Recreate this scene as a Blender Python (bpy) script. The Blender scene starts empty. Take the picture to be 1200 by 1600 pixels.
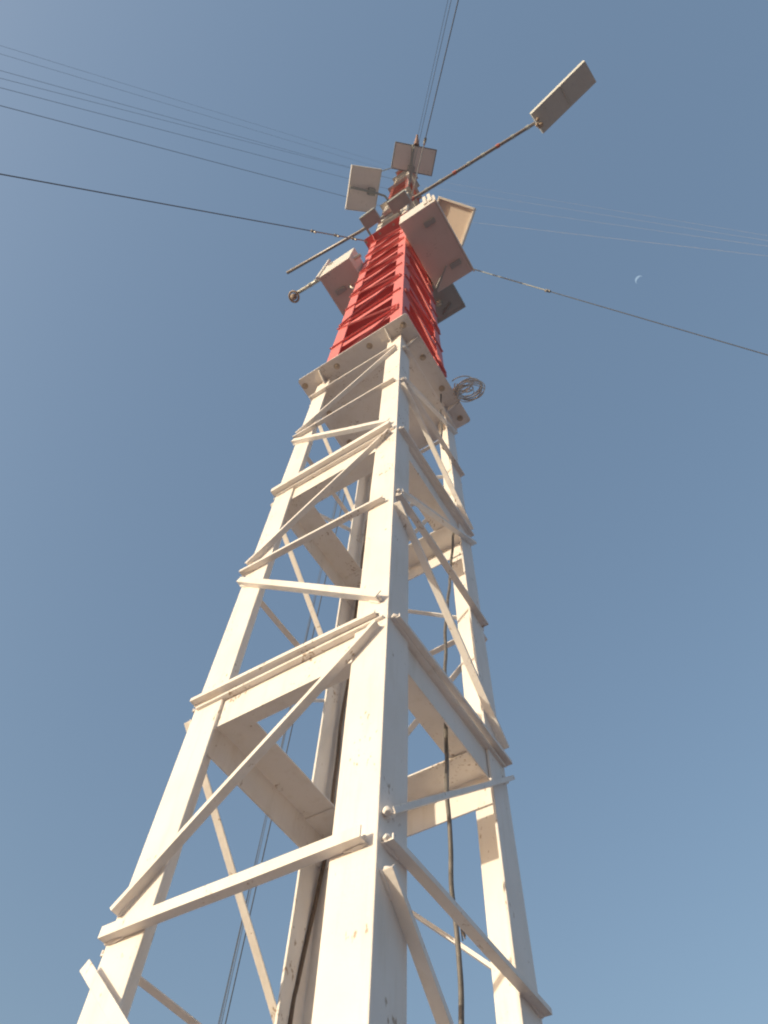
import bpy, bmesh, math, random
from mathutils import Vector, Matrix, noise
random.seed(7)
C = bpy.context.scene
COL = C.collection
V = Vector

# ------------------------------------------------------------------ camera
cam_d = bpy.data.cameras.new("camera")
cam = bpy.data.objects.new("camera", cam_d)
COL.objects.link(cam)
cam.location = (0.8997, -1.3224, 1.6)
cam.rotation_euler = (math.radians(152.37466), math.radians(-1.86743), math.radians(32.18353))
cam_d.sensor_fit = 'AUTO'
cam_d.sensor_width = 36.0
cam_d.lens = 1108.4646 / 1600 * 36.0
cam_d.clip_start = 0.05
cam_d.clip_end = 6000
C.camera = cam

# ------------------------------------------------------------------ sky and sun
TO_SUN = V((-0.5, -1.0, 0.27)).normalized()
w = bpy.data.worlds.new("World")
C.world = w
w.use_nodes = True
nt = w.node_tree
sky = nt.nodes.new("ShaderNodeTexSky")
sky.sky_type = 'NISHITA'
sky.sun_disc = False
sky.sun_elevation = math.asin(TO_SUN.z)
sky.sun_rotation = math.atan2(TO_SUN.x, TO_SUN.y)
sky.altitude = 0
sky.air_density = 1.25
sky.dust_density = 4.0
sky.ozone_density = 1.0
hs = nt.nodes.new("ShaderNodeHueSaturation")
hs.inputs['Saturation'].default_value = 1.02
hs.inputs['Hue'].default_value = 0.497
nt.links.new(sky.outputs[0], hs.inputs['Color'])
veil = nt.nodes.new("ShaderNodeMixRGB")          # even summer haze over the clear-sky model
veil.inputs[0].default_value = 0.45
veil.inputs[2].default_value = (0.86, 1.33, 2.05, 1)
nt.links.new(hs.outputs[0], veil.inputs[1])
nt.links.new(veil.outputs[0], nt.nodes['Background'].inputs[0])
nt.nodes['Background'].inputs[1].default_value = 0.15

sd = bpy.data.lights.new("sun", 'SUN')
sd.energy = 2.45
sd.angle = math.radians(0.53)
sd.color = (1.0, 0.895, 0.67)
so = bpy.data.objects.new("sun", sd)
COL.objects.link(so)
so.rotation_euler = (-TO_SUN).to_track_quat('-Z', 'Y').to_euler()

C.view_settings.view_transform = 'Standard'
C.view_settings.look = 'None'
C.view_settings.exposure = 0.58
C.view_settings.gamma = 1.0
C.render.film_transparent = False
try:
    C.cycles.max_bounces = 8
    C.cycles.diffuse_bounces = 5
    C.cycles.pixel_filter_type = 'BLACKMAN_HARRIS'
    C.cycles.filter_width = 2.1
except Exception:
    pass

# ------------------------------------------------------------------ materials
def nodes_of(name):
    m = bpy.data.materials.new(name)
    m.use_nodes = True
    n = m.node_tree
    return m, n, n.nodes['Principled BSDF']

def ramp(n, fac, stops):
    r = n.nodes.new('ShaderNodeValToRGB')
    while len(r.color_ramp.elements) < len(stops):
        r.color_ramp.elements.new(0.5)
    for e, (p, c) in zip(r.color_ramp.elements, stops):
        e.position = p
        e.color = (*c, 1) if len(c) == 3 else c
    n.links.new(fac, r.inputs[0])
    return r

def paint(name, base, dirt, chip, rough=0.5, amount=1.0, bump=0.25, scale=1.0, drip=1.0):
    """aged brushed paint: broad tone variation, vertical streaks, small rust chips, brush bump"""
    m, n, b = nodes_of(name)
    L = n.links.new
    geo = n.nodes.new('ShaderNodeNewGeometry')
    mp = n.nodes.new('ShaderNodeMapping')
    mp.inputs['Scale'].default_value = (9 * scale, 9 * scale, 1.1 * scale)
    L(geo.outputs['Position'], mp.inputs[0])
    streak = n.nodes.new('ShaderNodeTexNoise')
    streak.inputs['Scale'].default_value = 2.0
    streak.inputs['Detail'].default_value = 6
    streak.inputs['Roughness'].default_value = 0.62
    L(mp.outputs[0], streak.inputs[0])
    broad = n.nodes.new('ShaderNodeTexNoise')
    broad.inputs['Scale'].default_value = 3.2 * scale
    broad.inputs['Detail'].default_value = 5
    L(geo.outputs['Position'], broad.inputs[0])
    r1 = ramp(n, streak.outputs['Fac'], [(0.52, (0, 0, 0)), (0.78, (0.55 * amount * drip,) * 3)])
    mix1 = n.nodes.new('ShaderNodeMixRGB')
    mix1.inputs[1].default_value = (*base, 1)
    mix1.inputs[2].default_value = (*dirt, 1)
    L(r1.outputs[0], mix1.inputs[0])
    r2 = ramp(n, broad.outputs['Fac'], [(0.45, (0, 0, 0)), (0.75, (0.35 * amount,) * 3)])
    mix2 = n.nodes.new('ShaderNodeMixRGB')
    L(r2.outputs[0], mix2.inputs[0])
    L(mix1.outputs[0], mix2.inputs[1])
    mix2.inputs[2].default_value = (*dirt, 1)
    # chips: clusters of tiny flecks
    fleck = n.nodes.new('ShaderNodeTexNoise')
    fleck.inputs['Scale'].default_value = 75 * scale
    fleck.inputs['Detail'].default_value = 4
    mpf = n.nodes.new('ShaderNodeMapping')
    mpf.inputs['Scale'].default_value = (1, 1, .45)
    L(geo.outputs['Position'], mpf.inputs[0])
    L(mpf.outputs[0], fleck.inputs[0])
    clus = n.nodes.new('ShaderNodeTexNoise')
    clus.inputs['Scale'].default_value = 7 * scale
    clus.inputs['Detail'].default_value = 3
    L(geo.outputs['Position'], clus.inputs[0])
    mul = n.nodes.new('ShaderNodeMath')
    mul.operation = 'MULTIPLY'
    L(fleck.outputs['Fac'], mul.inputs[0])
    L(clus.outputs['Fac'], mul.inputs[1])
    r3 = ramp(n, mul.outputs[0], [(0.372, (0, 0, 0)), (0.425, (0.85 * min(1, amount),) * 3)])
    mix3 = n.nodes.new('ShaderNodeMixRGB')
    L(r3.outputs[0], mix3.inputs[0])
    L(mix2.outputs[0], mix3.inputs[1])
    mix3.inputs[2].default_value = (*chip, 1)
    L(mix3.outputs[0], b.inputs['Base Color'])
    b.inputs['Roughness'].default_value = rough
    b.inputs['Specular IOR Level'].default_value = 0.35
    bn = n.nodes.new('ShaderNodeBump')
    bn.inputs['Strength'].default_value = bump
    bn.inputs['Distance'].default_value = 0.003
    fine = n.nodes.new('ShaderNodeTexNoise')
    fine.inputs['Scale'].default_value = 60 * scale
    fine.inputs['Detail'].default_value = 4
    L(geo.outputs['Position'], fine.inputs[0])
    add = n.nodes.new('ShaderNodeMath')
    add.operation = 'SUBTRACT'
    L(fine.outputs['Fac'], add.inputs[0])
    L(r3.outputs[0], add.inputs[1])
    L(add.outputs[0], bn.inputs['Height'])
    L(bn.outputs[0], b.inputs['Normal'])
    return m

WHITE = paint("aged_white_paint", (0.84, 0.785, 0.745), (0.66, 0.58, 0.49), (0.40, 0.29, 0.21), 0.48, 1.0, bump=0.45)
RED = paint("aged_red_paint", (0.70, 0.195, 0.185), (0.54, 0.17, 0.165), (0.50, 0.33, 0.28), 0.5, 0.8)
RED_FADED = paint("faded_red_paint", (0.50, 0.17, 0.14), (0.42, 0.22, 0.19), (0.5, 0.38, 0.33), 0.55, 1.0, scale=0.5)
WHITE_OLD = paint("grimy_white_paint", (0.66, 0.61, 0.56), (0.42, 0.36, 0.30), (0.25, 0.17, 0.12), 0.55, 1.0, scale=0.6)
CAB = paint("cream_cabinet_paint", (0.74, 0.69, 0.64), (0.55, 0.49, 0.44), (0.35, 0.27, 0.2), 0.42, 0.55, bump=0.08)
CAB_UNDER = paint("shaded_cabinet_paint", (0.70, 0.61, 0.57), (0.58, 0.50, 0.46), (0.12, 0.09, 0.07), 0.6, 0.6, bump=0.1, scale=0.5)  # cabinet paint again, with underside shade and reddish bounce put into the colour
DARK = paint("dark_grey_enamel", (0.40, 0.42, 0.41), (0.33, 0.33, 0.32), (0.2, 0.17, 0.14), 0.5, 0.8, bump=0.1)
BACKSHEET = paint("panel_backsheet", (0.86, 0.80, 0.77), (0.72, 0.65, 0.62), (0.3, 0.25, 0.2), 0.5, 0.5, bump=0.05, scale=0.4)

def simple(name, col, rough=0.5, metal=0.0, vary=0.25, sc=30):
    m, n, b = nodes_of(name)
    geo = n.nodes.new('ShaderNodeNewGeometry')
    t = n.nodes.new('ShaderNodeTexNoise')
    t.inputs['Scale'].default_value = sc
    t.inputs['Detail'].default_value = 4
    n.links.new(geo.outputs['Position'], t.inputs[0])
    r = ramp(n, t.outputs['Fac'], [(0.3, tuple(c * (1 - vary) for c in col)), (0.7, tuple(min(1, c * (1 + vary)) for c in col))])
    n.links.new(r.outputs[0], b.inputs['Base Color'])
    b.inputs['Roughness'].default_value = rough
    b.inputs['Metallic'].default_value = metal
    return m

STEEL = simple("galvanised_steel", (0.30, 0.28, 0.26), 0.45, 0.35)
PIPE = simple("weathered_pipe", (0.30, 0.27, 0.26), 0.45, 0.3)
BOLT = simple("plated_bolt", (0.55, 0.45, 0.36), 0.4, 0.4)
CABLE = simple("black_cable_sheath", (0.15, 0.135, 0.125), 0.5, 0.0)
WIRE = simple("galvanised_wire", (0.12, 0.12, 0.125), 0.5, 0.3)
WIRE_PALE = simple("sunlit_wire", (0.36, 0.34, 0.33), 0.5, 0.3)  # same wire, lightened so the right-hand strands look sunlit
COPPER = simple("bare_wire_ends", (0.42, 0.25, 0.15), 0.35, 0.6)
TIN = simple("light_metal", (0.62, 0.60, 0.55), 0.35, 0.3)
CONC = simple("concrete", (0.36, 0.34, 0.31), 0.9, 0.0, 0.25, 8)

def ground_mat():
    m, n, b = nodes_of("sandy_soil")
    geo = n.nodes.new('ShaderNodeNewGeometry')
    a = n.nodes.new('ShaderNodeTexNoise'); a.inputs['Scale'].default_value = 0.35; a.inputs['Detail'].default_value = 10
    c = n.nodes.new('ShaderNodeTexNoise'); c.inputs['Scale'].default_value = 14; c.inputs['Detail'].default_value = 6
    n.links.new(geo.outputs['Position'], a.inputs[0]); n.links.new(geo.outputs['Position'], c.inputs[0])
    r = ramp(n, a.outputs['Fac'], [(0.35, (0.235, 0.185, 0.185)), (0.65, (0.36, 0.295, 0.29))])
    r2 = ramp(n, c.outputs['Fac'], [(0.3, (0.6, 0.6, 0.6)), (0.7, (1, 1, 1))])
    mx = n.nodes.new('ShaderNodeMixRGB'); mx.blend_type = 'MULTIPLY'; mx.inputs[0].default_value = 1
    n.links.new(r.outputs[0], mx.inputs[1]); n.links.new(r2.outputs[0], mx.inputs[2])
    n.links.new(mx.outputs[0], b.inputs['Base Color'])
    b.inputs['Roughness'].default_value = 0.95
    bn = n.nodes.new('ShaderNodeBump'); bn.inputs['Strength'].default_value = 0.5; bn.inputs['Distance'].default_value = 0.03
    n.links.new(c.outputs['Fac'], bn.inputs['Height']); n.links.new(bn.outputs[0], b.inputs['Normal'])
    return m
GROUND = ground_mat()

SHEET = paint("tan_sheet", (0.74, 0.62, 0.52), (0.62, 0.50, 0.42), (0.4, 0.3, 0.22), 0.5, 0.5, bump=0.05, scale=0.5)

# ------------------------------------------------------------------ mesh helpers
def obj(name, bm, mat, parent=None, bevel=0.0, smooth=False):
    me = bpy.data.meshes.new(name)
    bmesh.ops.recalc_face_normals(bm, faces=bm.faces)
    bm.to_mesh(me); bm.free()
    mats = mat if isinstance(mat, (list, tuple)) else [mat]
    for m in mats: me.materials.append(m)
    if smooth:
        for p in me.polygons: p.use_smooth = True
    o = bpy.data.objects.new(name, me)
    COL.objects.link(o)
    if parent: o.parent = parent
    if bevel:
        md = o.modifiers.new("soft_edges", 'BEVEL')
        md.width = bevel; md.segments = 2; md.limit_method = 'ANGLE'; md.angle_limit = math.radians(40)
    return o

def empty(name, loc=(0, 0, 0)):
    o = bpy.data.objects.new(name, None)
    COL.objects.link(o)
    o.location = loc
    return o

def tag(o, label=None, cat=None, group=None, kind=None):
    if label: o['label'] = label
    if cat: o['category'] = cat
    if group: o['group'] = group
    if kind: o['kind'] = kind
    return o

def prism(bm, poly, p0, p1, U, N):
    """extrude the 2-D polygon (u, n) from p0 to p1"""
    a = [bm.verts.new(p0 + U * u + N * n) for u, n in poly]
    b = [bm.verts.new(p1 + U * u + N * n) for u, n in poly]
    k = len(poly)
    bm.faces.new(a[::-1]); bm.faces.new(b)
    for i in range(k):
        bm.faces.new((a[i], a[(i + 1) % k], b[(i + 1) % k], b[i]))

def box(bm, lo, hi, M=None):
    vs = []
    for z in (lo[2], hi[2]):
        for x, y in ((lo[0], lo[1]), (hi[0], lo[1]), (hi[0], hi[1]), (lo[0], hi[1])):
            p = V((x, y, z))
            vs.append(bm.verts.new(M @ p if M else p))
    for f in ((3, 2, 1, 0), (4, 5, 6, 7), (0, 1, 5, 4), (1, 2, 6, 5), (2, 3, 7, 6), (3, 0, 4, 7)):
        bm.faces.new([vs[i] for i in f])

def tube(bm, pts, r, seg=8, cap=True):
    pts = [V(p) for p in pts]
    rings = []
    prev = None
    for i, p in enumerate(pts):
        d = (pts[min(i + 1, len(pts) - 1)] - pts[max(i - 1, 0)]).normalized()
        if prev is None:
            a = V((0, 0, 1)) if abs(d.z) < 0.9 else V((1, 0, 0))
            u = d.cross(a).normalized()
        else:
            u = (prev - d * prev.dot(d)).normalized()
        prev = u
        v = d.cross(u)
        rr = r[i] if isinstance(r, (list, tuple)) else r
        rings.append([bm.verts.new(p + (u * math.cos(t) + v * math.sin(t)) * rr) for t in (2 * math.pi * k / seg for k in range(seg))])
    for a, b in zip(rings, rings[1:]):
        for k in range(seg):
            bm.faces.new((a[k], a[(k + 1) % seg], b[(k + 1) % seg], b[k]))
    if cap:
        bm.faces.new(rings[0][::-1]); bm.faces.new(rings[-1])

def blob(bm, c, r, seed=0, squash=(1, 1, 1)):
    g = bmesh.ops.create_icosphere(bm, subdivisions=2, radius=1.0)
    for v in g['verts']:
        n = noise.noise(v.co * 1.7 + V((seed * 3.1, seed * 1.7, seed))) * 0.45
        v.co = V(c) + V((v.co.x * squash[0], v.co.y * squash[1], v.co.z * squash[2])) * (r * (1 + n))
        for f in v.link_faces: f.smooth = True

def catmull(pts, n=8):
    P = [V(p) for p in pts]
    P = [P[0] * 2 - P[1]] + P + [P[-1] * 2 - P[-2]]
    out = []
    for i in range(1, len(P) - 2):
        for k in range(n):
            t = k / n
            a, b, c, d = P[i - 1:i + 3]
            out.append(0.5 * ((2 * b) + (c - a) * t + (2 * a - 5 * b + 4 * c - d) * t * t + (3 * b - a - 3 * c + d) * t ** 3))
    out.append(P[-2])
    return out

# ------------------------------------------------------------------ ground
bm = bmesh.new()
N = 60
def gx(i):
    t = i / N * 2 - 1
    return math.copysign(abs(t) ** 2.6, t) * 3000
grid = [[bm.verts.new((gx(i), gx(j), (noise.noise(V((gx(i) * .05, gx(j) * .05, 0))) * 0.12 if max(abs(gx(i)), abs(gx(j))) > 3 else 0))) for j in range(N + 1)] for i in range(N + 1)]
for i in range(N):
    for j in range(N):
        bm.faces.new((grid[i][j], grid[i + 1][j], grid[i + 1][j + 1], grid[i][j + 1]))
g = obj('ground', bm, GROUND, smooth=True)
g['kind'] = 'structure'

# ------------------------------------------------------------------ the mast
S = 0.95
W = 0.1515
X, Y, Z = V((1, 0, 0)), V((0, 1, 0)), V((0, 0, 1))
# corners: F near, L left, R right, D far
CORN = {'F': (V((0, 0, 0)), -X, Y), 'L': (V((-S, 0, 0)), X, Y), 'R': (V((0, S, 0)), -X, -Y), 'D': (V((-S, S, 0)), X, -Y)}
# faces: name -> (corner A, corner B, outward normal, parity of the level where the braces meet at A)
FACES = {'LF': ('L', 'F', -Y, 1), 'FR': ('F', 'R', X, 1), 'LD': ('L', 'D', -X, 0), 'RD': ('R', 'D', Y, 1)}

mast = empty('lattice_mast', (-S / 2, S / 2, 0.0))
tag(mast, 'tall square lattice mast of welded angle steel in white and red sections', 'mast')
def mobj(name, bm, mat, parent=None, bevel=0.0, smooth=False):
    """part of the mast: mesh given in world coordinates, moved into the mast's own frame"""
    bmesh.ops.translate(bm, vec=(S / 2, -S / 2, 0), verts=bm.verts)
    return obj(name, bm, mat, parent or mast, bevel, smooth)

def leg(bm, c, z0, z1, w=W, t=0.013, warp=0.0):
    p, u, n = CORN[c]
    poly = [(0, 0), (w, 0), (w, t), (t, t), (t, w), (0, w)]
    steps = max(1, int((z1 - z0) / 0.25)) if warp else 1
    prev = None
    for i in range(steps + 1):
        z = z0 + (z1 - z0) * i / steps
        k = warp * noise.noise(V((z * 1.3, ord(c), 0)))
        k2 = warp * noise.noise(V((z * 1.9, ord(c) + 9, 4)))
        ring = [bm.verts.new(p + Z * z + u * (a + (k if a > t else 0)) + n * (b + (k2 if b > t else 0))) for a, b in poly]
        if prev is None: bm.faces.new(ring[::-1])
        else:
            for j in range(6): bm.faces.new((prev[j], prev[(j + 1) % 6], ring[(j + 1) % 6], ring[j]))
        prev = ring
    bm.faces.new(prev)

def angle_bar(bm, p0, p1, n, style='A', w=0.036, t=0.005, wob=0.0):
    d = (p1 - p0).normalized()
    u = n.cross(d)
    if u.z < 0: u = -u
    e = 0.0012
    f = w if style == 'B' else w * (.52 if w > .03 else .32)     # height of the flange that faces outward
    poly = [(-w / 2, e), (-w / 2 + t, e), (-w / 2 + t, w - t), (-w / 2 + f, w - t), (-w / 2 + f, w), (-w / 2, w)]
    if not wob:
        prism(bm, poly, p0, p1, u, n)
        return
    K = 10
    prev = None
    for i in range(K + 1):
        q = i / K
        c = p0.lerp(p1, q)
        bend = math.sin(q * math.pi)
        du = wob * bend * noise.noise(V((p0.z * 7.7, p1.z * 3.3, q * 1.5))) * 2
        dn = wob * bend * (abs(noise.noise(V((p0.z * 5.1 + 4, q * 1.5, p1.z)))))
        ring = [bm.verts.new(c + u * (a + du) + n * (b + (dn if q not in (0, 1) else 0))) for a, b in poly]
        if prev is None: bm.faces.new(ring[::-1])
        else:
            for k in range(6): bm.faces.new((prev[k], prev[(k + 1) % 6], ring[(k + 1) % 6], ring[k]))
        prev = ring
    bm.faces.new(prev)

def weld(bm, p, n, d, seed):
    u = n.cross(d)
    if u.z < 0: u = -u
    g = bmesh.ops.create_icosphere(bm, subdivisions=3, radius=1.0)
    c = p - u * 0.017 + n * 0.002
    for v in g['verts']:
        q = v.co.copy()
        k = noise.noise(V((q.x * 3.1 + seed, q.y * 1.3, q.z * 1.3))) * .5
        v.co = c + d * q.x * .040 + u * q.y * .0075 * (1 + k) + n * q.z * .0085 * (1 + k)
        for f in v.link_faces: f.smooth = True

def brace_list(base, pitch, lo, hi, zmin, zmax, face):
    A, B, n, par = FACES[face]
    a = CORN[A][0]; b = CORN[B][0]
    d = (b - a).normalized()
    WD = .036 if base < 0 else .021
    out = []
    for k in range(lo, hi + 1):
        z = base + pitch * k
        rnd = random.Random(hash((face == 'LF', face == 'FR', face == 'LD', k, round(base * 10))) & 0xffff)
        def end(c):   # how far the bar stops short of this corner
            return {'F': .036 if face == 'LF' else .028, 'L': -.012 if face == 'LF' else .02, 'R': -.004 if face == 'FR' else .02, 'D': .02}[c] + rnd.uniform(-.011, .011)
        atA = (k % 2) == par
        if zmin < z < zmax:
            j = rnd.uniform(-0.012, 0.012)
            za = z + (0.02 if atA else 0.0) + j; zb = z - 0.0 - j
            # horizontals stand face-forward where the diagonals meet at A on the left face
            out.append((a + Z * za + d * end(A), b + Z * zb - d * end(B), n, 'B' if (face == 'LF' and min(abs(z - 2.84), abs(z - 5.84)) < .01) else 'A', WD if not (face == 'LF' and abs(z - 5.84) < .01) else .048))
        # diagonal from this level up to the next one
        z2 = z + pitch
        if zmin < z and z2 < zmax + 0.05:
            lowp, hip = (a, b) if atA else (b, a)
            dl = d if atA else -d
            out.append((lowp + Z * (z + 0.09) + dl * end(A if atA else B), hip + Z * (z2 - 0.075) - dl * end(B if atA else A), n, 'B' if (face == 'LF' and base < 0 and not atA) else 'A', WD))
    return out

def collar(z, mat, soft=0.0, lip=0.0):
    """four angle sections round the inside of the legs at one level"""
    t = 0.008
    for q, (A, B, n, par) in enumerate(FACES.values()):
        bm = bmesh.new()
        a = CORN[A][0]; b = CORN[B][0]
        d = (b - a).normalized()
        inn = -n
        o = 0.0145
        zz = z + (0.0 if n.x == 0 else 0.009)
        poly = [(-0.19, o), (-0.19, o + t), (-t - 0.03, o + t), (-t - 0.03, 0.18), (-0.03, 0.18), (-0.03, o)] if not lip else [(-0.19, o), (-0.19, o + t), (-t - 0.03, o + t), (-t - 0.03, 0.18), (-0.03, 0.18), (-0.03, o - lip), (-0.042, o - lip), (-0.042, o)]
        prism(bm, poly, a + d * 0.016 + Z * zz, b - d * 0.016 + Z * zz, Z, inn)
        mobj('collar_beam', bm, mat, bevel=soft)

def flange(z, th, mat, zup, mat_up, o=0.142, bolts=True, dark=None):
    bm = bmesh.new()
    def plate(bm, z0, z1, o):
        r = 0.03
        pts = []
        for cx, cy, sx, sy in ((-S - o, -o, 1, 1), (o, -o, -1, 1), (o, S + o, -1, -1), (-S - o, S + o, 1, -1)):
            c = V((cx + sx * r, cy + sy * r))
            a0 = math.atan2(-sy, 0) if (sx, sy) in ((-1, 1), (1, -1)) else math.atan2(0, -sx)
            for k in range(5):
                a = a0 + k / 4 * math.pi / 2
                pts.append((c.x + r * math.cos(a), c.y + r * math.sin(a)))
        lo = [bm.verts.new((x, y, z0)) for x, y in pts]
        hi = [bm.verts.new((x, y, z1)) for x, y in pts]
        bm.faces.new(lo[::-1]); bm.faces.new(hi)
        for i in range(len(pts)):
            j = (i + 1) % len(pts)
            bm.faces.new((lo[i], lo[j], hi[j], hi[i]))
    plate(bm, z, z + th, o)
    pl = mobj('flange_plate', bm, mat)
    bm = bmesh.new()
    plate(bm, z + th + 0.002, z + 2 * th + 0.002, o - 0.006)
    mobj('flange_plate', bm, mat_up)
    if bolts:
        q = [-1.055 + 0.3717 * k for k in range(4)]
        locs = [(x, -0.06) for x in q] + [(x, S + 0.06) for x in q] + [(0.06, -0.06 + 0.3567 * k) for k in (1, 2)] + [(-S - 0.06, -0.06 + 0.3567 * k) for k in (1, 2)]
        locs += [(-0.30, 0.33), (-0.62, 0.62)]
        for i, (x, y) in enumerate(locs):
            bm = bmesh.new()
            rr = 0.021
            a0 = i * 0.7
            def disc(r, z0, z1, seg, a0=0):
                tube(bm, [(x, y, z0), (x, y, z1)], r, seg)
            disc(0.030, z - 0.004, z - 0.0005, 16)
            hexv = [(x + rr * math.cos(a0 + k * math.pi / 3), y + rr * math.sin(a0 + k * math.pi / 3)) for k in range(6)]
            lo = [bm.verts.new((a, b, z - 0.022)) for a, b in hexv]; hi = [bm.verts.new((a, b, z - 0.0045)) for a, b in hexv]
            bm.faces.new(lo); bm.faces.new(hi[::-1])
            for k in range(6): bm.faces.new((lo[k], lo[(k + 1) % 6], hi[(k + 1) % 6], hi[k]))
            disc(0.0115, z - 0.038, z - 0.0225, 10)
            mobj('bolt', bm, BOLT, pl)
    return pl

def gussets(z, mat, up=True, h=0.13, reach=0.125, soft=0.0):
    """triangular stiffeners between each leg and the plate; up = leg comes from below the plate"""
    s = -1 if up else 1
    for c, (p, u, n) in CORN.items():
        for a, b in ((u, n), (n, u)):
            bm = bmesh.new()
            base = p + a * 0.10
            t = 0.009
            tri = [(0.0015, 0), (reach, 0), (reach, 0.02), (0.0015, h)]
            f = [bm.verts.new(base - a * t / 2 - b * i + Z * (z + s * (0.0015 + j))) for i, j in tri]
            g2 = [bm.verts.new(base + a * t / 2 - b * i + Z * (z + s * (0.0015 + j))) for i, j in tri]
            bm.faces.new(f); bm.faces.new(g2[::-1])
            for k in range(4): bm.faces.new((f[k], f[(k + 1) % 4], g2[(k + 1) % 4], g2[k]))
            mobj('gusset', bm, mat, bevel=soft)

# concrete footing under the mast
bm = bmesh.new()
box(bm, (-S - 0.45, -0.45, -0.3), (0.45, S + 0.45, 0.35))
tag(obj('concrete_footing', bm, CONC, bevel=0.02), 'square concrete footing under the lattice mast', 'footing')
flange(0.352, 0.016, WHITE, 0, WHITE, bolts=False)

TH = 0.017
P1, P2, P3 = 8.24, 19.2, 29.2
# section: z0, z1, level base, pitch, lo, hi, material
SECT = [
    (0.388, P1, -0.16, 1.0, 1, 8, WHITE),
    (P1 + 2 * TH + 0.003, P2, 9.60, 1.035, -1, 9, RED),
    (P2 + 2 * TH + 0.003, P3, 20.0, 1.0, -1, 9, WHITE_OLD),
    (P3 + 2 * TH + 0.003, 39.2, 30.0, 1.0, -1, 9, RED_FADED),
    (39.24, 49.2, 40.0, 1.0, -1, 9, WHITE_OLD),
    (49.24, 59.2, 50.0, 1.0, -1, 9, RED_FADED),
    (59.24, 69.2, 60.0, 1.0, -1, 9, WHITE_OLD),
]
for si, (z0, z1, base, pitch, lo, hi, mat) in enumerate(SECT):
    for c in 'FLRD':
        bm = bmesh.new()
        leg(bm, c, z0, z1, warp=0.004 if si == 0 else 0.0)
        mobj('leg', bm, mat, bevel=0.004 if si < 2 else 0)
far = bmesh.new()
nb = 0
for si, (z0, z1, base, pitch, lo, hi, mat) in enumerate(SECT):
    for fname in ('LF', 'FR', 'RD', 'LD'):
        for bi, (p0, p1, n, st, wd) in enumerate(brace_list(base, pitch, lo, hi, z0 + 0.1, z1, fname)):
            single = si == 0 or (si == 1 and fname in ('LF', 'FR') and min(p0.z, p1.z) < 18.5)
            if single:
                nb += 1
                bm = bmesh.new()
                angle_bar(bm, p0, p1, n, st, wd, wob=.004 if si == 0 else 0)
                d = (p1 - p0).normalized()
                if si == 0:
                    weld(bm, p0 + d * 0.035, n, d, bi * 7 + 1)
                    weld(bm, p1 - d * 0.035, n, d, bi * 7 + 4)
                    for pe, sg in ((p0, 1), (p1, -1)):
                        if abs(pe.x) < .08 and abs(pe.y) < .08:
                            blob(bm, pe + d * sg * .004 + n * .012 - Z * .006, .0135 if fname == 'FR' else .009, bi + pe.z, (1, 1, .9))
                elif True:
                    blob(bm, p0 + d * 0.03 + n * 0.01 - Z * 0.02, 0.013, bi)
                    blob(bm, p1 - d * 0.03 + n * 0.01 - Z * 0.02, 0.013, bi + 3)
                mobj('brace', bm, mat, bevel=.0012 if si == 0 else 0)
            else:
                k0 = len(far.faces)
                angle_bar(far, p0, p1, n, st, wd)
                far.faces.ensure_lookup_table()
                for f in far.faces[k0:]:
                    f.material_index = {'aged_red_paint': 0, 'faded_red_paint': 1, 'grimy_white_paint': 2}[mat.name]
o = mobj('brace', far, [RED, RED_FADED, WHITE_OLD])
o['kind'] = 'stuff'
for z in (1.84, 3.84, 5.84): collar(z, WHITE, 0.002, 0.028)
for k in range(-1, 9): collar(9.62 + 1.035 * k, RED)  # every second ring is added to block light and darken the red interior
for z in (21.0, 24.0, 27.0): collar(z, WHITE_OLD)
for z in (31.0, 34.0, 37.0): collar(z, RED_FADED)
flange(P1, TH, WHITE, 0, WHITE)
gussets(P1, WHITE, True, soft=0.0015)
flange(P2, TH, RED, 0, WHITE_OLD)
gussets(P2, RED, True, h=0.22)
flange(P3, TH, WHITE_OLD, 0, RED_FADED, bolts=False)
gussets(P3, WHITE_OLD, True, h=0.3)
for z in (39.2, 49.2, 59.2, 69.2): flange(z, TH, WHITE_OLD, 0, RED_FADED, bolts=False)
print('single braces', nb)

# small rungs / clips that stand proud on the two sunny faces of the red section
# ------------------------------------------------------------------ cables on the mast
def cable(name, pts, r, label, mat=CABLE, cat='cable', seg=8):
    bm = bmesh.new()
    P = catmull(pts, 10)
    P = [p + V((noise.noise(p * 5), noise.noise(p * 3.3 + V((7, 0, 0))), 0)) * 0.012 for p in P]
    tube(bm, P, r, seg)
    return tag(obj(name, bm, mat, smooth=True), label, cat)

c = cable('power_cable', [(0.02, .70, 8.22), (-0.028, 0.715, 7.114), (-0.028, 0.798, 7.092), (-0.028, 0.856, 6.927), (-0.028, 0.883, 6.610), (-0.030, 0.850, 6.124), (-0.035, 0.814, 5.815), (-0.050, 0.786, 5.629),
      (-.08, .783, 5.333), (-.08, .736, 5.025),
      (-.08, .664, 4.717), (-.08, .642, 4.471), (-.08, .596, 4.091), (-.08, .566, 3.682), (-.08, .55, 3.449), (-.08, .553, 3.286), (-.08, .561, 3.143), (-.08, .561, 3.031), (-.08, .568, 2.912), (-.08, .569, 2.8), (-.08, .565, 2.6), (-.08, .56, 2.2), (-.06, .60, 1.2), (-.05, .62, .4)],
      0.0085, 'black cable hanging loose inside the right side of the mast')
bm = bmesh.new()
for k in range(7):   # frayed tape tail on the cable
    a = V((-.08 + random.uniform(-.005, .005), .571, 3.0 + random.uniform(-.02, .03)))
    tube(bm, [a, a + V((.004, .012 + .012 * random.random(), -.03)), a + V((.01, .014 + .03 * random.random(), -.06 - .05 * random.random()))], 0.0022, 5)
obj('loose_tape', bm, simple('frayed_tape', (0.22, 0.17, 0.13), 0.8), c)
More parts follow.
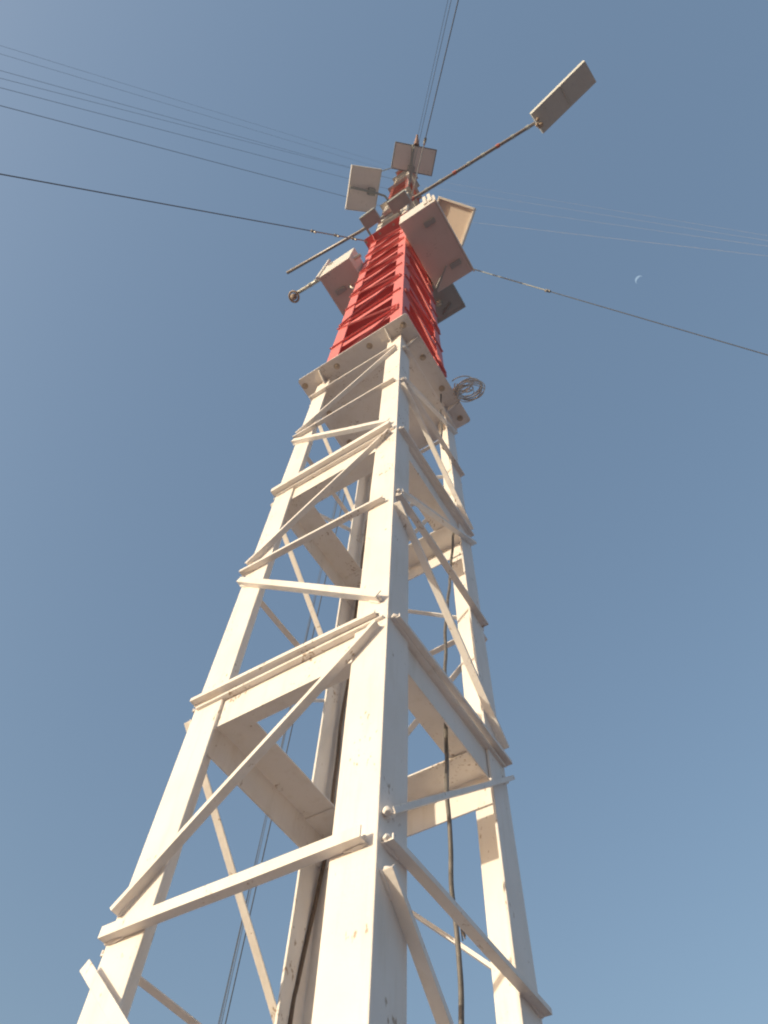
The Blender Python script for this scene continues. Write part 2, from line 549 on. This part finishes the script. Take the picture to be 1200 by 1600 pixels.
cable('earth_cable', [(-.875, .93, 8.2), (-.88, .925, 7.2), (-.888, .92, 6.2), (-.893, .92, 4.951), (-.901, .92, 4.578), (-.904, .92, 4.213), (-.906, .92, 3.903), (-.909, .92, 3.70), (-.919, .915, 3.52), (-.935, .90, 3.334), (-.934, .88, 3.145), (-.934, .868, 3.035), (-.934, .86, 2.6), (-.93, .88, 1.5), (-.93, .9, .4)],
      0.009, 'thin dark cable running down the far corner leg', simple('brown_cable', (0.13, 0.09, 0.065), 0.6))
# thin beaded cable hanging down the front of the upper white section
bm = bmesh.new()
P = catmull([(0.08, -.16, 38.0), (.09, -.20, 33), (.06, -.22, 30.2), (.03, -.12, 29.3), (-.02, -.08, 27), (.02, -.1, 24), (-.06, -.1, 21.5), (-.02, -.16, 19.4)], 8)
tube(bm, P, 0.008, 6)
beadc = obj('feeder_cable', bm, PIPE)
tag(beadc, 'thin feeder cable with pale clamps down the front of the upper white section', 'cable')
for z in (20.2, 21.6, 22.8, 24.2, 25.7, 27.2, 28.4):
    p = min(P, key=lambda q: abs(q.z - z))
    bm = bmesh.new(); blob(bm, p + V((0, -.02, 0)), 0.032, z, (1, 1, 1.6))
    obj('clamp', bm, TIN, beadc, smooth=True)

# coil of spare wire hooked on the edge of the white flange plate
bm = bmesh.new()
cc = V((.285, .80, 8.26))
ax_u = V((0.95, 0.20, 0.15)).normalized(); ax_v = V((-.15, .80, .45)).normalized()
for k in range(13):
    rx = random.uniform(.115, .14) if k < 6 else random.uniform(.05, .18); ry = rx * random.uniform(1.15, 1.4)
    off = ax_u * random.uniform(-.02, .02) + ax_v * random.uniform(-.02, .02)
    if k > 5: off = -ax_u * random.uniform(.0, .08) - ax_v * random.uniform(-.02, .08)
    off = off + ax_u.cross(ax_v) * random.uniform(-.05, .05)
    tw = random.uniform(-.6, .6); a0 = random.uniform(0, 6.28); span = random.uniform(4.6, 6.6)
    pts = []
    for i in range(25):
        a = a0 + span * i / 24
        q = ax_u * math.cos(a) * rx + ax_v * math.sin(a) * ry + ax_u.cross(ax_v) * (math.sin(a + tw) * .04)
        pts.append(cc + off + q)
    tube(bm, pts, random.choice((.0045, .0055, .007)), 6)
tube(bm, catmull([cc + V((-.10, .0, -.1)), cc + V((-.16, .05, -.07)), V((.10, .86, 8.235))], 6), 0.006, 6)
coil = obj('wire_coil', bm, simple('coil_wire', (0.60, 0.53, 0.48), 0.35, 0.2), smooth=True)
tag(coil, 'tangled coil of spare wire hung on the right edge of the white flange plate', 'wire coil')
bm = bmesh.new()
for k in range(10):
    a = cc + V((-.12, -.04, -.0)) + V((random.uniform(-.04, .03), random.uniform(-.03, .03), random.uniform(-.07, .07)))
    tube(bm, [a, a + V((random.uniform(-.02, .02), random.uniform(-.02, .02), .04)), a + V((random.uniform(-.02, .03), random.uniform(-.02, .03), .075))], .0055, 6)
obj('wire_end', bm, COPPER, coil)

# ------------------------------------------------------------------ equipment cabinets
def cabinet(x0, x1, y0, y1, z0, h, label, right=True):
    t = empty('equipment_cabinet', ((x0 + x1) / 2, (y0 + y1) / 2, z0))
    tag(t, label, 'cabinet', 'equipment cabinets on the red section')
    cx, cy = (x0 + x1) / 2, (y0 + y1) / 2
    a, b = (x1 - x0) / 2, (y1 - y0) / 2
    bm = bmesh.new()
    box(bm, (-a, -b, 0.012), (a, b, h))
    obj('shell', bm, CAB, t, bevel=0.012)
    bm = bmesh.new()       # recessed floor pan
    box(bm, (-a + .006, -b + .006, 0), (a - .006, b - .006, 0.011))
    pan = obj('floor_pan', bm, CAB_UNDER, t)
    bm = bmesh.new()       # folded lip round the underside
    s = 1 if right else -1
    for lo, hi in (((a - .05, -b + .008, -.014), (a - .004, b - .008, -.001)),) if right else (((-a + .004, -b + .008, -.014), (-a + .05, b - .008, -.001)),):
        box(bm, lo, hi)
    obj('lip', bm, CAB_UNDER, t)
    # mounting feet / cable glands under the floor
    for gx_, gy_ in ((a * .30, -b * .62), (a * .42, b * .60)) if right else ((-a * .3, -b * .35),):
        bm = bmesh.new()
        box(bm, (gx_ - .10, gy_ - .045, -.05), (gx_ + .10, gy_ + .045, -.0015), Matrix.Translation((0, 0, 0)))
        obj('mounting_foot', bm, DARK, t, bevel=0.008)
    return t, a, b

big, a, b = cabinet(.06, .78, -.315, 1.06, 15.0, 1.3, 'large cream equipment cabinet on the right side of the red section')
for k, dx in enumerate((.10, .0)):     # two bright hinge tabs at the top right corner
    bm = bmesh.new()
    box(bm, (a - .13 + (1 - k) * .0 - dx * 1.0 + .03, -b - .03, .25), (a - .065 - dx + .03, -b + .02, 1.9))
    obj('hinge_tab', bm, CAB, big)
bm = bmesh.new()
box(bm, (a + .002, -b - .01, -.02), (a + .03, b + .02, 1.2))
obj('door', bm, CAB, big, bevel=.004)
for dx in (-.36, -.40):     # bracket back to the leg
    bm = bmesh.new()
    tube(bm, [(.0, b * .5, -.06), (-.30 - .06, b * .86 + (dx + .4), -.10)], .014, 6)
    obj('bracket', bm, DARK, big)

sm, a, b = cabinet(-1.66, -1.0, -.315, .92, 15.0, 1.4, 'cream equipment cabinet on the left side of the red section', right=False)
bm = bmesh.new()
box(bm, (-a - .05, -b - .03, .0), (-a + .0, -b + .02, 2.2))
obj('hinge_tab', bm, CAB, sm)
bm = bmesh.new(); box(bm, (-a + .08, -b - .02, 1.1), (-a + .17, -b - .002, 1.25)); obj('latch', bm, DARK, sm)
bm = bmesh.new()
tube(bm, catmull([(.12, -.20, .01), (.10, -.19, -.10), (.14, -.13, -.17), (.22, -.02, -.16), (.30, .1, -.10)], 6), .022, 8)
obj('gland_pipe', bm, TIN, sm, smooth=True)

# ------------------------------------------------------------------ long poles
bm = bmesh.new()
tube(bm, [(-3.10, -.48, 19.45), (-1.1, -.33, 19.45)] + [(-1.1 + (3.55 + 1.1) * k / 20, -.33 + .18 * k / 20, 19.45) for k in range(1, 21)], .038, 12)
pole = obj('boom_pole', bm, PIPE, smooth=True)
tag(pole, 'long horizontal pipe boom crossing the mast above the red section', 'pole')
for k in range(9):
    f = .15 + k * .1
    p = V((-.2 + 3.6 * f, -.30 + .14 * f, 19.45))
    bm = bmesh.new(); tube(bm, [p - V((.04, 0, 0)), p + V((.04, 0.004, 0))], .046, 10)
    obj('pipe_clip', bm, RED_FADED if k % 3 == 0 else DARK, pole)
for x in (-.93, -.10):
    bm = bmesh.new(); box(bm, (x, -.33, 19.37), (x + .05, .02, 19.41)); obj('clamp_bracket', bm, STEEL, pole)

bm = bmesh.new()
tube(bm, [(-2.30, -.26, 15.55), (-.86, -.20, 15.55)], .036, 12)
arm = obj('stub_pole', bm, TIN, smooth=True)
tag(arm, 'short pipe arm with a round pulley wheel left of the left cabinet', 'pole')
bm = bmesh.new()
for k in range(3):
    p = V((-2.0 + k * .14, -.25, 15.55)); tube(bm, [p, p + V((.05, 0, 0))], .043, 10)
obj('tape_band', bm, DARK, arm)
bm = bmesh.new()
pc = V((-2.36, -.24, 15.52))
ringn = V((.30, .15, .95)).normalized()
uu = ringn.cross(X).normalized(); vv = ringn.cross(uu)
pts = [pc + (uu * math.cos(t) + vv * math.sin(t)) * .10 for t in (2 * math.pi * k / 20 for k in range(21))]
tube(bm, pts, .022, 8)
tube(bm, [pc - ringn * .035, pc + ringn * .012], .062, 16)
obj('pulley_wheel', bm, simple('rusty_wheel', (0.38, 0.30, 0.25), 0.7), arm, smooth=True)

# ------------------------------------------------------------------ dark junction boxes
def dark_box(x0, x1, y0, y1, z0, h, label, rot=0.0):
    t = empty('junction_box', ((x0 + x1) / 2, (y0 + y1) / 2, z0))
    t.rotation_euler.z = rot
    tag(t, label, 'junction box', 'dark junction boxes on the mast')
    a, b = (x1 - x0) / 2, (y1 - y0) / 2
    bm = bmesh.new(); box(bm, (-a, -b, 0), (a, b, h)); obj('shell', bm, DARK, t, bevel=.01)
    bm = bmesh.new()
    for lo, hi in (((-a + .02, -b + .02, -.012), (a - .02, -b + .05, -.001)), ((-a + .02, b - .05, -.012), (a - .02, b - .02, -.001)), ((-a + .02, -b + .053, -.012), (-a + .05, b - .053, -.001)), ((a - .05, -b + .053, -.012), (a - .02, b - .053, -.001))):
        box(bm, lo, hi)
    obj('rim', bm, DARK, t)
    return t
d1 = dark_box(-.32, .34, .96, 1.68, 15.6, .30, 'dark grey junction box with a bright lamp behind the red right leg')
bm = bmesh.new(); tube(bm, [(-.08, .02, -.10), (-.08, .02, -.004)], .055, 12); blob(bm, (-.06, 0, -.11), .05, 2); obj('lamp', bm, simple('lamp_glass', (.55, .50, .40), .25), d1)
bm = bmesh.new(); tube(bm, [(-.12, .25, -.03), (.12, .12, -.04)], .014, 6); obj('conduit', bm, STEEL, d1)
d2 = dark_box(-.86, -.46, -.62, -.32, 18.6, .30, 'small dark junction box under the boom at the left of the mast', -.03)
d3 = dark_box(-.17, .30, -.56, -.27, 18.75, .30, 'dark junction box in front of the grimy white section', -.03)
bm = bmesh.new(); box(bm, (-.45, -.02, .1), (-.235, .06, .16)); obj('bracket', bm, TIN, d3)
bm = bmesh.new(); blob(bm, (-.60, .10, .12), .045, 4); obj('insulator', bm, TIN, d3, smooth=True)

# ------------------------------------------------------------------ flat panels on brackets
def panel_from(c0, c1, c3, th, name, label, cat, mat, group=None):
    """board whose underside corner is c0, with edges to c1 and c3; returns root and local frame"""
    c0, c1, c3 = V(c0), V(c1), V(c3)
    e1 = c1 - c0; l1 = e1.length; u = e1.normalized()
    e3 = c3 - c0; v = (e3 - u * e3.dot(u)); l3 = v.length; v.normalize()
    n = u.cross(v)
    if n.z < 0: n = -n
    mid = c0 + e1 / 2 + v * l3 / 2
    t = empty(name, mid)
    M = Matrix((u, v, n)).transposed()
    if M.determinant() < 0:
        M = Matrix((v, u, n)).transposed(); l1, l3 = l3, l1
    t.rotation_euler = M.to_euler()
    tag(t, label, cat, group)
    return t, l1 / 2, l3 / 2, M

def solar(c0, c1, c3, label, group='board panels on the mast'):
    t, a, b, M = panel_from(c0, c1, c3, .05, 'flat_panel', label, 'panel', BACKSHEET, group)
    bm = bmesh.new(); box(bm, (-a + .012, -b + .012, .012), (a - .012, b - .012, .035)); obj('backsheet', bm, BACKSHEET, t)
    bm = bmesh.new()
    f = .03
    for lo, hi in (((-a, -b, 0), (a, -b + f, .09)), ((-a, b - f, 0), (a, b, .09)), ((-a, -b + f, 0), (-a + f, b - f, .09)), ((a - f, -b + f, 0), (a, b - f, .09))):
        box(bm, lo, hi)
    obj('frame', bm, CAB if 'left' in label else STEEL, t)
    return t, a, b, M

def to_local(t, M, p):
    return M.transposed() @ (V(p) - t.location)

# left panel and its arm
lp, a, b, M = solar((-0.952, -1.704, 25.773), (-0.25, -1.106, 26.082), (-1.879, -0.796, 25.917), 'square white backed board left of the mast below the top one')
bm = bmesh.new()
tube(bm, [to_local(lp, M, p) for p in ((-1.34, -1.217, 25.80), (-.82, -.72, 25.93), (-.57, -.43, 25.93), (-.50, -.02, 25.93))], .035, 8)
obj('arm', bm, DARK, lp)
bm = bmesh.new()
q = to_local(lp, M, (-.86, -.75, 26.0)); box(bm, (q.x - .11, q.y - .10, q.z - .08), (q.x + .11, q.y + .10, -.002)); obj('bracket', bm, DARK, lp, bevel=.01)
# top panel
tp, a, b, M = solar((0.447, -1.58, 30.181), (1.574, -0.557, 30.381), (-0.186, -0.956, 30.22), 'white backed rectangular board at the very top of the view')
bm = bmesh.new()
tube(bm, [to_local(tp, M, p) for p in ((.94, -1.16, 30.22), (.40, -.46, 30.2), (.12, -.12, 30.1))], .045, 8)
obj('arm', bm, DARK, tp)
bm = bmesh.new()
q = to_local(tp, M, (.46, -.52, 30.2)); box(bm, (q.x - .12, q.y - .10, q.z - .09), (q.x + .12, q.y + .10, -.002)); obj('bracket', bm, DARK, tp, bevel=.01)
bm = bmesh.new()
q = to_local(tp, M, (.90, -1.02, 30.2)); tube(bm, [q + V((.0, .1, -.02)), q + V((-.06, .0, -.06)), q + V((.0, -.08, -.05))], .018, 6); obj('hook', bm, DARK, tp)
bm = bmesh.new()
h0 = to_local(tp, M, (1.02, -1.08, 30.32)); h1 = to_local(tp, M, (1.16, -1.27, 30.5))
tube(bm, [h0, h1, h1 + (h1 - h0) * .35], [.11, .05, .04], 10)
obj('horn', bm, simple('faded_horn', (.34, .22, .19), .7), tp)
# strut between
bm = bmesh.new(); tube(bm, [(-.30, -1.08, 26.1), (-.1, -.93, 30.2)], .02, 6)
tag(obj('tie_rod', bm, DARK), 'thin rod joining the left board to the top board', 'rod')

# open tray on the right, leaning so that the low sun reaches its underside
rt, a, b, M = panel_from((0.89, -0.066, 18.296), (1.42, 0.503, 17.865), (0.334, 0.525, 18.135), .08, 'open_tray', 'sunlit tan tray with a raised rim behind the large cabinet', 'panel', SHEET, None)
bm = bmesh.new(); box(bm, (-a + .02, -b + .02, .0), (a - .02, b - .02, .01)); obj('sheet', bm, SHEET, rt)
bm = bmesh.new()
f = .045
for lo, hi in (((-a, -b, -.085), (a, -b + f, .03)), ((-a, b - f, -.05), (a, b, .03)), ((-a, -b + f, -.085), (-a + f, b - f, .03)), ((a - f, -b + f, -.05), (a, b - f, .03))):
    box(bm, lo, hi)
obj('rim', bm, CAB, rt, bevel=.006)
bm = bmesh.new()
tube(bm, [to_local(rt, M, p) for p in ((.9, .5, 18.3), (.5, .5, 18.3), (-.02, .5, 18.2))], .04, 8)
obj('arm', bm, STEEL, rt)

# far lamp board at the boom end
fp, a, b, M = panel_from((4.747, -0.645, 19.186), (3.35, -0.379, 19.06), (4.891, -0.174, 19.344), .1, 'boom_board', 'long grey louvred board clamped to the right end of the boom', 'panel', DARK, None)
LOUV = paint('louvre_grey', (0.60, 0.60, 0.57), (0.50, 0.50, 0.47), (0.12, 0.1, 0.09), 0.55, 0.5, bump=0.05)
bm = bmesh.new(); box(bm, (-a, -b, 0), (a, b, .10))
LONGX = a > b
nl = 13
for k in range(nl):
    if LONGX:
        x = -a + .03 + (2 * a - .06) * (k + .2) / nl; box(bm, (x, -b + .03, -.004), (x + .05, b - .03, -.001))
    else:
        y = -b + .03 + (2 * b - .06) * (k + .2) / nl; box(bm, (-a + .03, y, -.004), (a - .03, y + .05, -.001))
obj('louvre_board', bm, LOUV, fp)
bm = bmesh.new()
s0 = to_local(fp, M, (4.09, -.54, 19.2)); s1 = to_local(fp, M, (4.17, -.06, 19.2))
s0.z = s1.z = -.014; tube(bm, [s0, s1], .016, 6); obj('strap', bm, TIN, fp)
bm = bmesh.new()
q = to_local(fp, M, (3.40, -.13, 19.02))
for k in range(6): blob(bm, q + V((random.uniform(-.09, .09), random.uniform(-.05, .05), random.uniform(-.03, .03))), .04, k)
obj('clamp', bm, simple('clamp_brown', (.45, .34, .25), .6), fp)

# ------------------------------------------------------------------ guy wires
def guy(a, gxy, r, label, mat=WIRE, clips=(), group='guy wires of the mast', sag=0.0, grow=0.0):
    a = V(a); g_ = V((gxy[0], gxy[1], 0.0))
    t = None
    bm = bmesh.new()
    n = 24
    pts = [a + (g_ - a) * (k / n) - Z * sag * 4 * (k / n) * (1 - k / n) for k in range(n + 1)]
    tube(bm, pts, r, 6)
    o = obj('guy_wire', bm, mat, smooth=True)
    tag(o, label, 'guy wire', group)
    d = (g_ - a).normalized()
    for s in clips:
        p = a + (g_ - a) * s
        bm = bmesh.new()
        s_ = d.cross(Z).normalized(); q_ = d.cross(s_)
        tube(bm, [p - d * .05, p + d * .05], .03, 8)
        tube(bm, [p - q_ * .0, p + q_ * .10 - d * .0], .022, 8)
        obj('cable_clip', bm, STEEL, o)
    if clips:
        bm = bmesh.new(); tube(bm, [a, a + (g_ - a) * max(clips)], r * 1.5, 8); obj('end_thimble', bm, DARK, o)
    return o
o_ = .1
L0 = (-S - o_, -o_); R0 = (o_, S + o_); F0 = (o_, -o_); D0 = (-S - o_, S + o_)
guy((*L0, 19.2), (-14.26, -15.11), .010, 'dark guy wire running left from the top of the lower red section', clips=(.014, .033, .057))
guy((*L0, 29.2), (-13.22, -15.97), .0065, 'guy wire to the left behind the square board, second lowest')
guy((*L0, 39.2), (-13.31, -15.90), .0055, 'guy wire to the left, third from the lowest')
guy((*L0, 49.2), (-13.40, -15.83), .005, 'guy wire to the left, fourth from the lowest')
guy((*L0, 49.2), (-13.13, -16.04), .005, 'guy wire to the left, fifth from the lowest')
guy((*L0, 59.2), (-12.83, -16.27), .004, 'faint guy wire to the left, second from the top')
guy((*L0, 69.2), (-12.74, -16.33), .004, 'faint guy wire to the left, topmost')
guy((*R0, 19.2), (15.31, 14.02), .009, 'guy wire running right from behind the large cabinet', clips=(.118,))
guy((*R0, 29.2), (17.27, 11.31), .002, 'faint pale guy wire to the right, lowest of the pale ones', WIRE_PALE)
guy((*R0, 39.2), (16.98, 11.77), .002, 'faint pale guy wire to the right, second of the pale ones', WIRE_PALE)
guy((*R0, 49.2), (16.81, 12.03), .002, 'faint pale guy wire to the right, third of the pale ones', WIRE_PALE)
guy((*R0, 59.2), (16.74, 12.14), .002, 'faint pale guy wire to the right, topmost of the pale ones', WIRE_PALE)
guy((*F0, 19.2), (14.16, -14.30), .009, 'right one of the guy wires rising from the mast to the top edge', clips=(.075,))
guy((*F0, 29.2), (14.08, -14.39), .007, 'middle one of the guy wires rising from the mast to the top edge')
guy((*F0, 39.2), (14.04, -14.44), .007, 'left one of the guy wires rising from the mast to the top edge')
guy((*D0, 19.2), (-15.42, 14.96), .010, 'guy wire descending behind the mast, rightmost of the four')
guy((*D0, 29.2), (-15.51, 14.87), .008, 'guy wire descending behind the mast, leftmost of the four')
guy((*D0, 39.2), (-15.42, 14.96), .008, 'guy wire descending behind the mast, second from the right')
guy((*D0, 49.2), (-15.44, 14.94), .008, 'guy wire descending behind the mast, second from the left')
for x, y, lb in ((-13.4, -15.8, 'front left'), (16.0, 12.8, 'right'), (14.1, -14.4, 'front'), (-15.45, 14.9, 'rear')):
    bm = bmesh.new()
    box(bm, (x - 1.2, y - 1.2, -.4), (x + 1.2, y + 1.2, .35)) if lb != 'right' else box(bm, (x - 2.0, y - 2.0, -.4), (x + 2.0, y + 2.0, .35))
    tag(obj('guy_anchor', bm, CONC, bevel=.03), 'concrete block anchoring the %s guy wires' % lb, 'anchor', 'guy anchors')

# ------------------------------------------------------------------ daytime moon
md = V((0.165, 0.288, 0.9433)).normalized()
dist = 4000.0
mm, n, bb = nodes_of('pale_moon')
em = n.nodes.new('ShaderNodeEmission'); em.inputs[0].default_value = (.235, .32, .41, 1); em.inputs[1].default_value = 1.0
n.links.new(em.outputs[0], n.nodes['Material Output'].inputs[0])
bm = bmesh.new()
R_ = dist * 0.0052
ts = (TO_SUN - md * TO_SUN.dot(md)).normalized()
tt = md.cross(ts)
cen = md * dist
outer = []; inner = []
for k in range(17):
    a = math.pi * (k / 16) - math.pi / 2
    outer.append(ts * math.cos(a) * R_ + tt * math.sin(a) * R_)
    inner.append(ts * math.cos(a) * R_ * .5 + tt * math.sin(a) * R_)
fv = [bm.verts.new(p - md * R_ * .5 * math.cos(math.pi * (k / 16) - math.pi / 2)) for k, p in enumerate(outer)]
iv = [bm.verts.new(p - md * R_ * .9 * math.cos(math.pi * (k / 16) - math.pi / 2)) for k, p in enumerate(inner)]
bk = [bm.verts.new(p * .9 + md * R_ * .1) for p in outer]
for k in range(16):
    for A_, B_ in ((fv, iv), (fv, bk), (iv, bk)):
        try: bm.faces.new((A_[k], A_[k + 1], B_[k + 1], B_[k]))
        except ValueError: pass
bmesh.ops.remove_doubles(bm, verts=bm.verts, dist=.01)
mo = obj('moon', bm, mm)
mo.location = cen
tag(mo, 'small pale crescent moon in the blue sky right of the mast', 'moon')
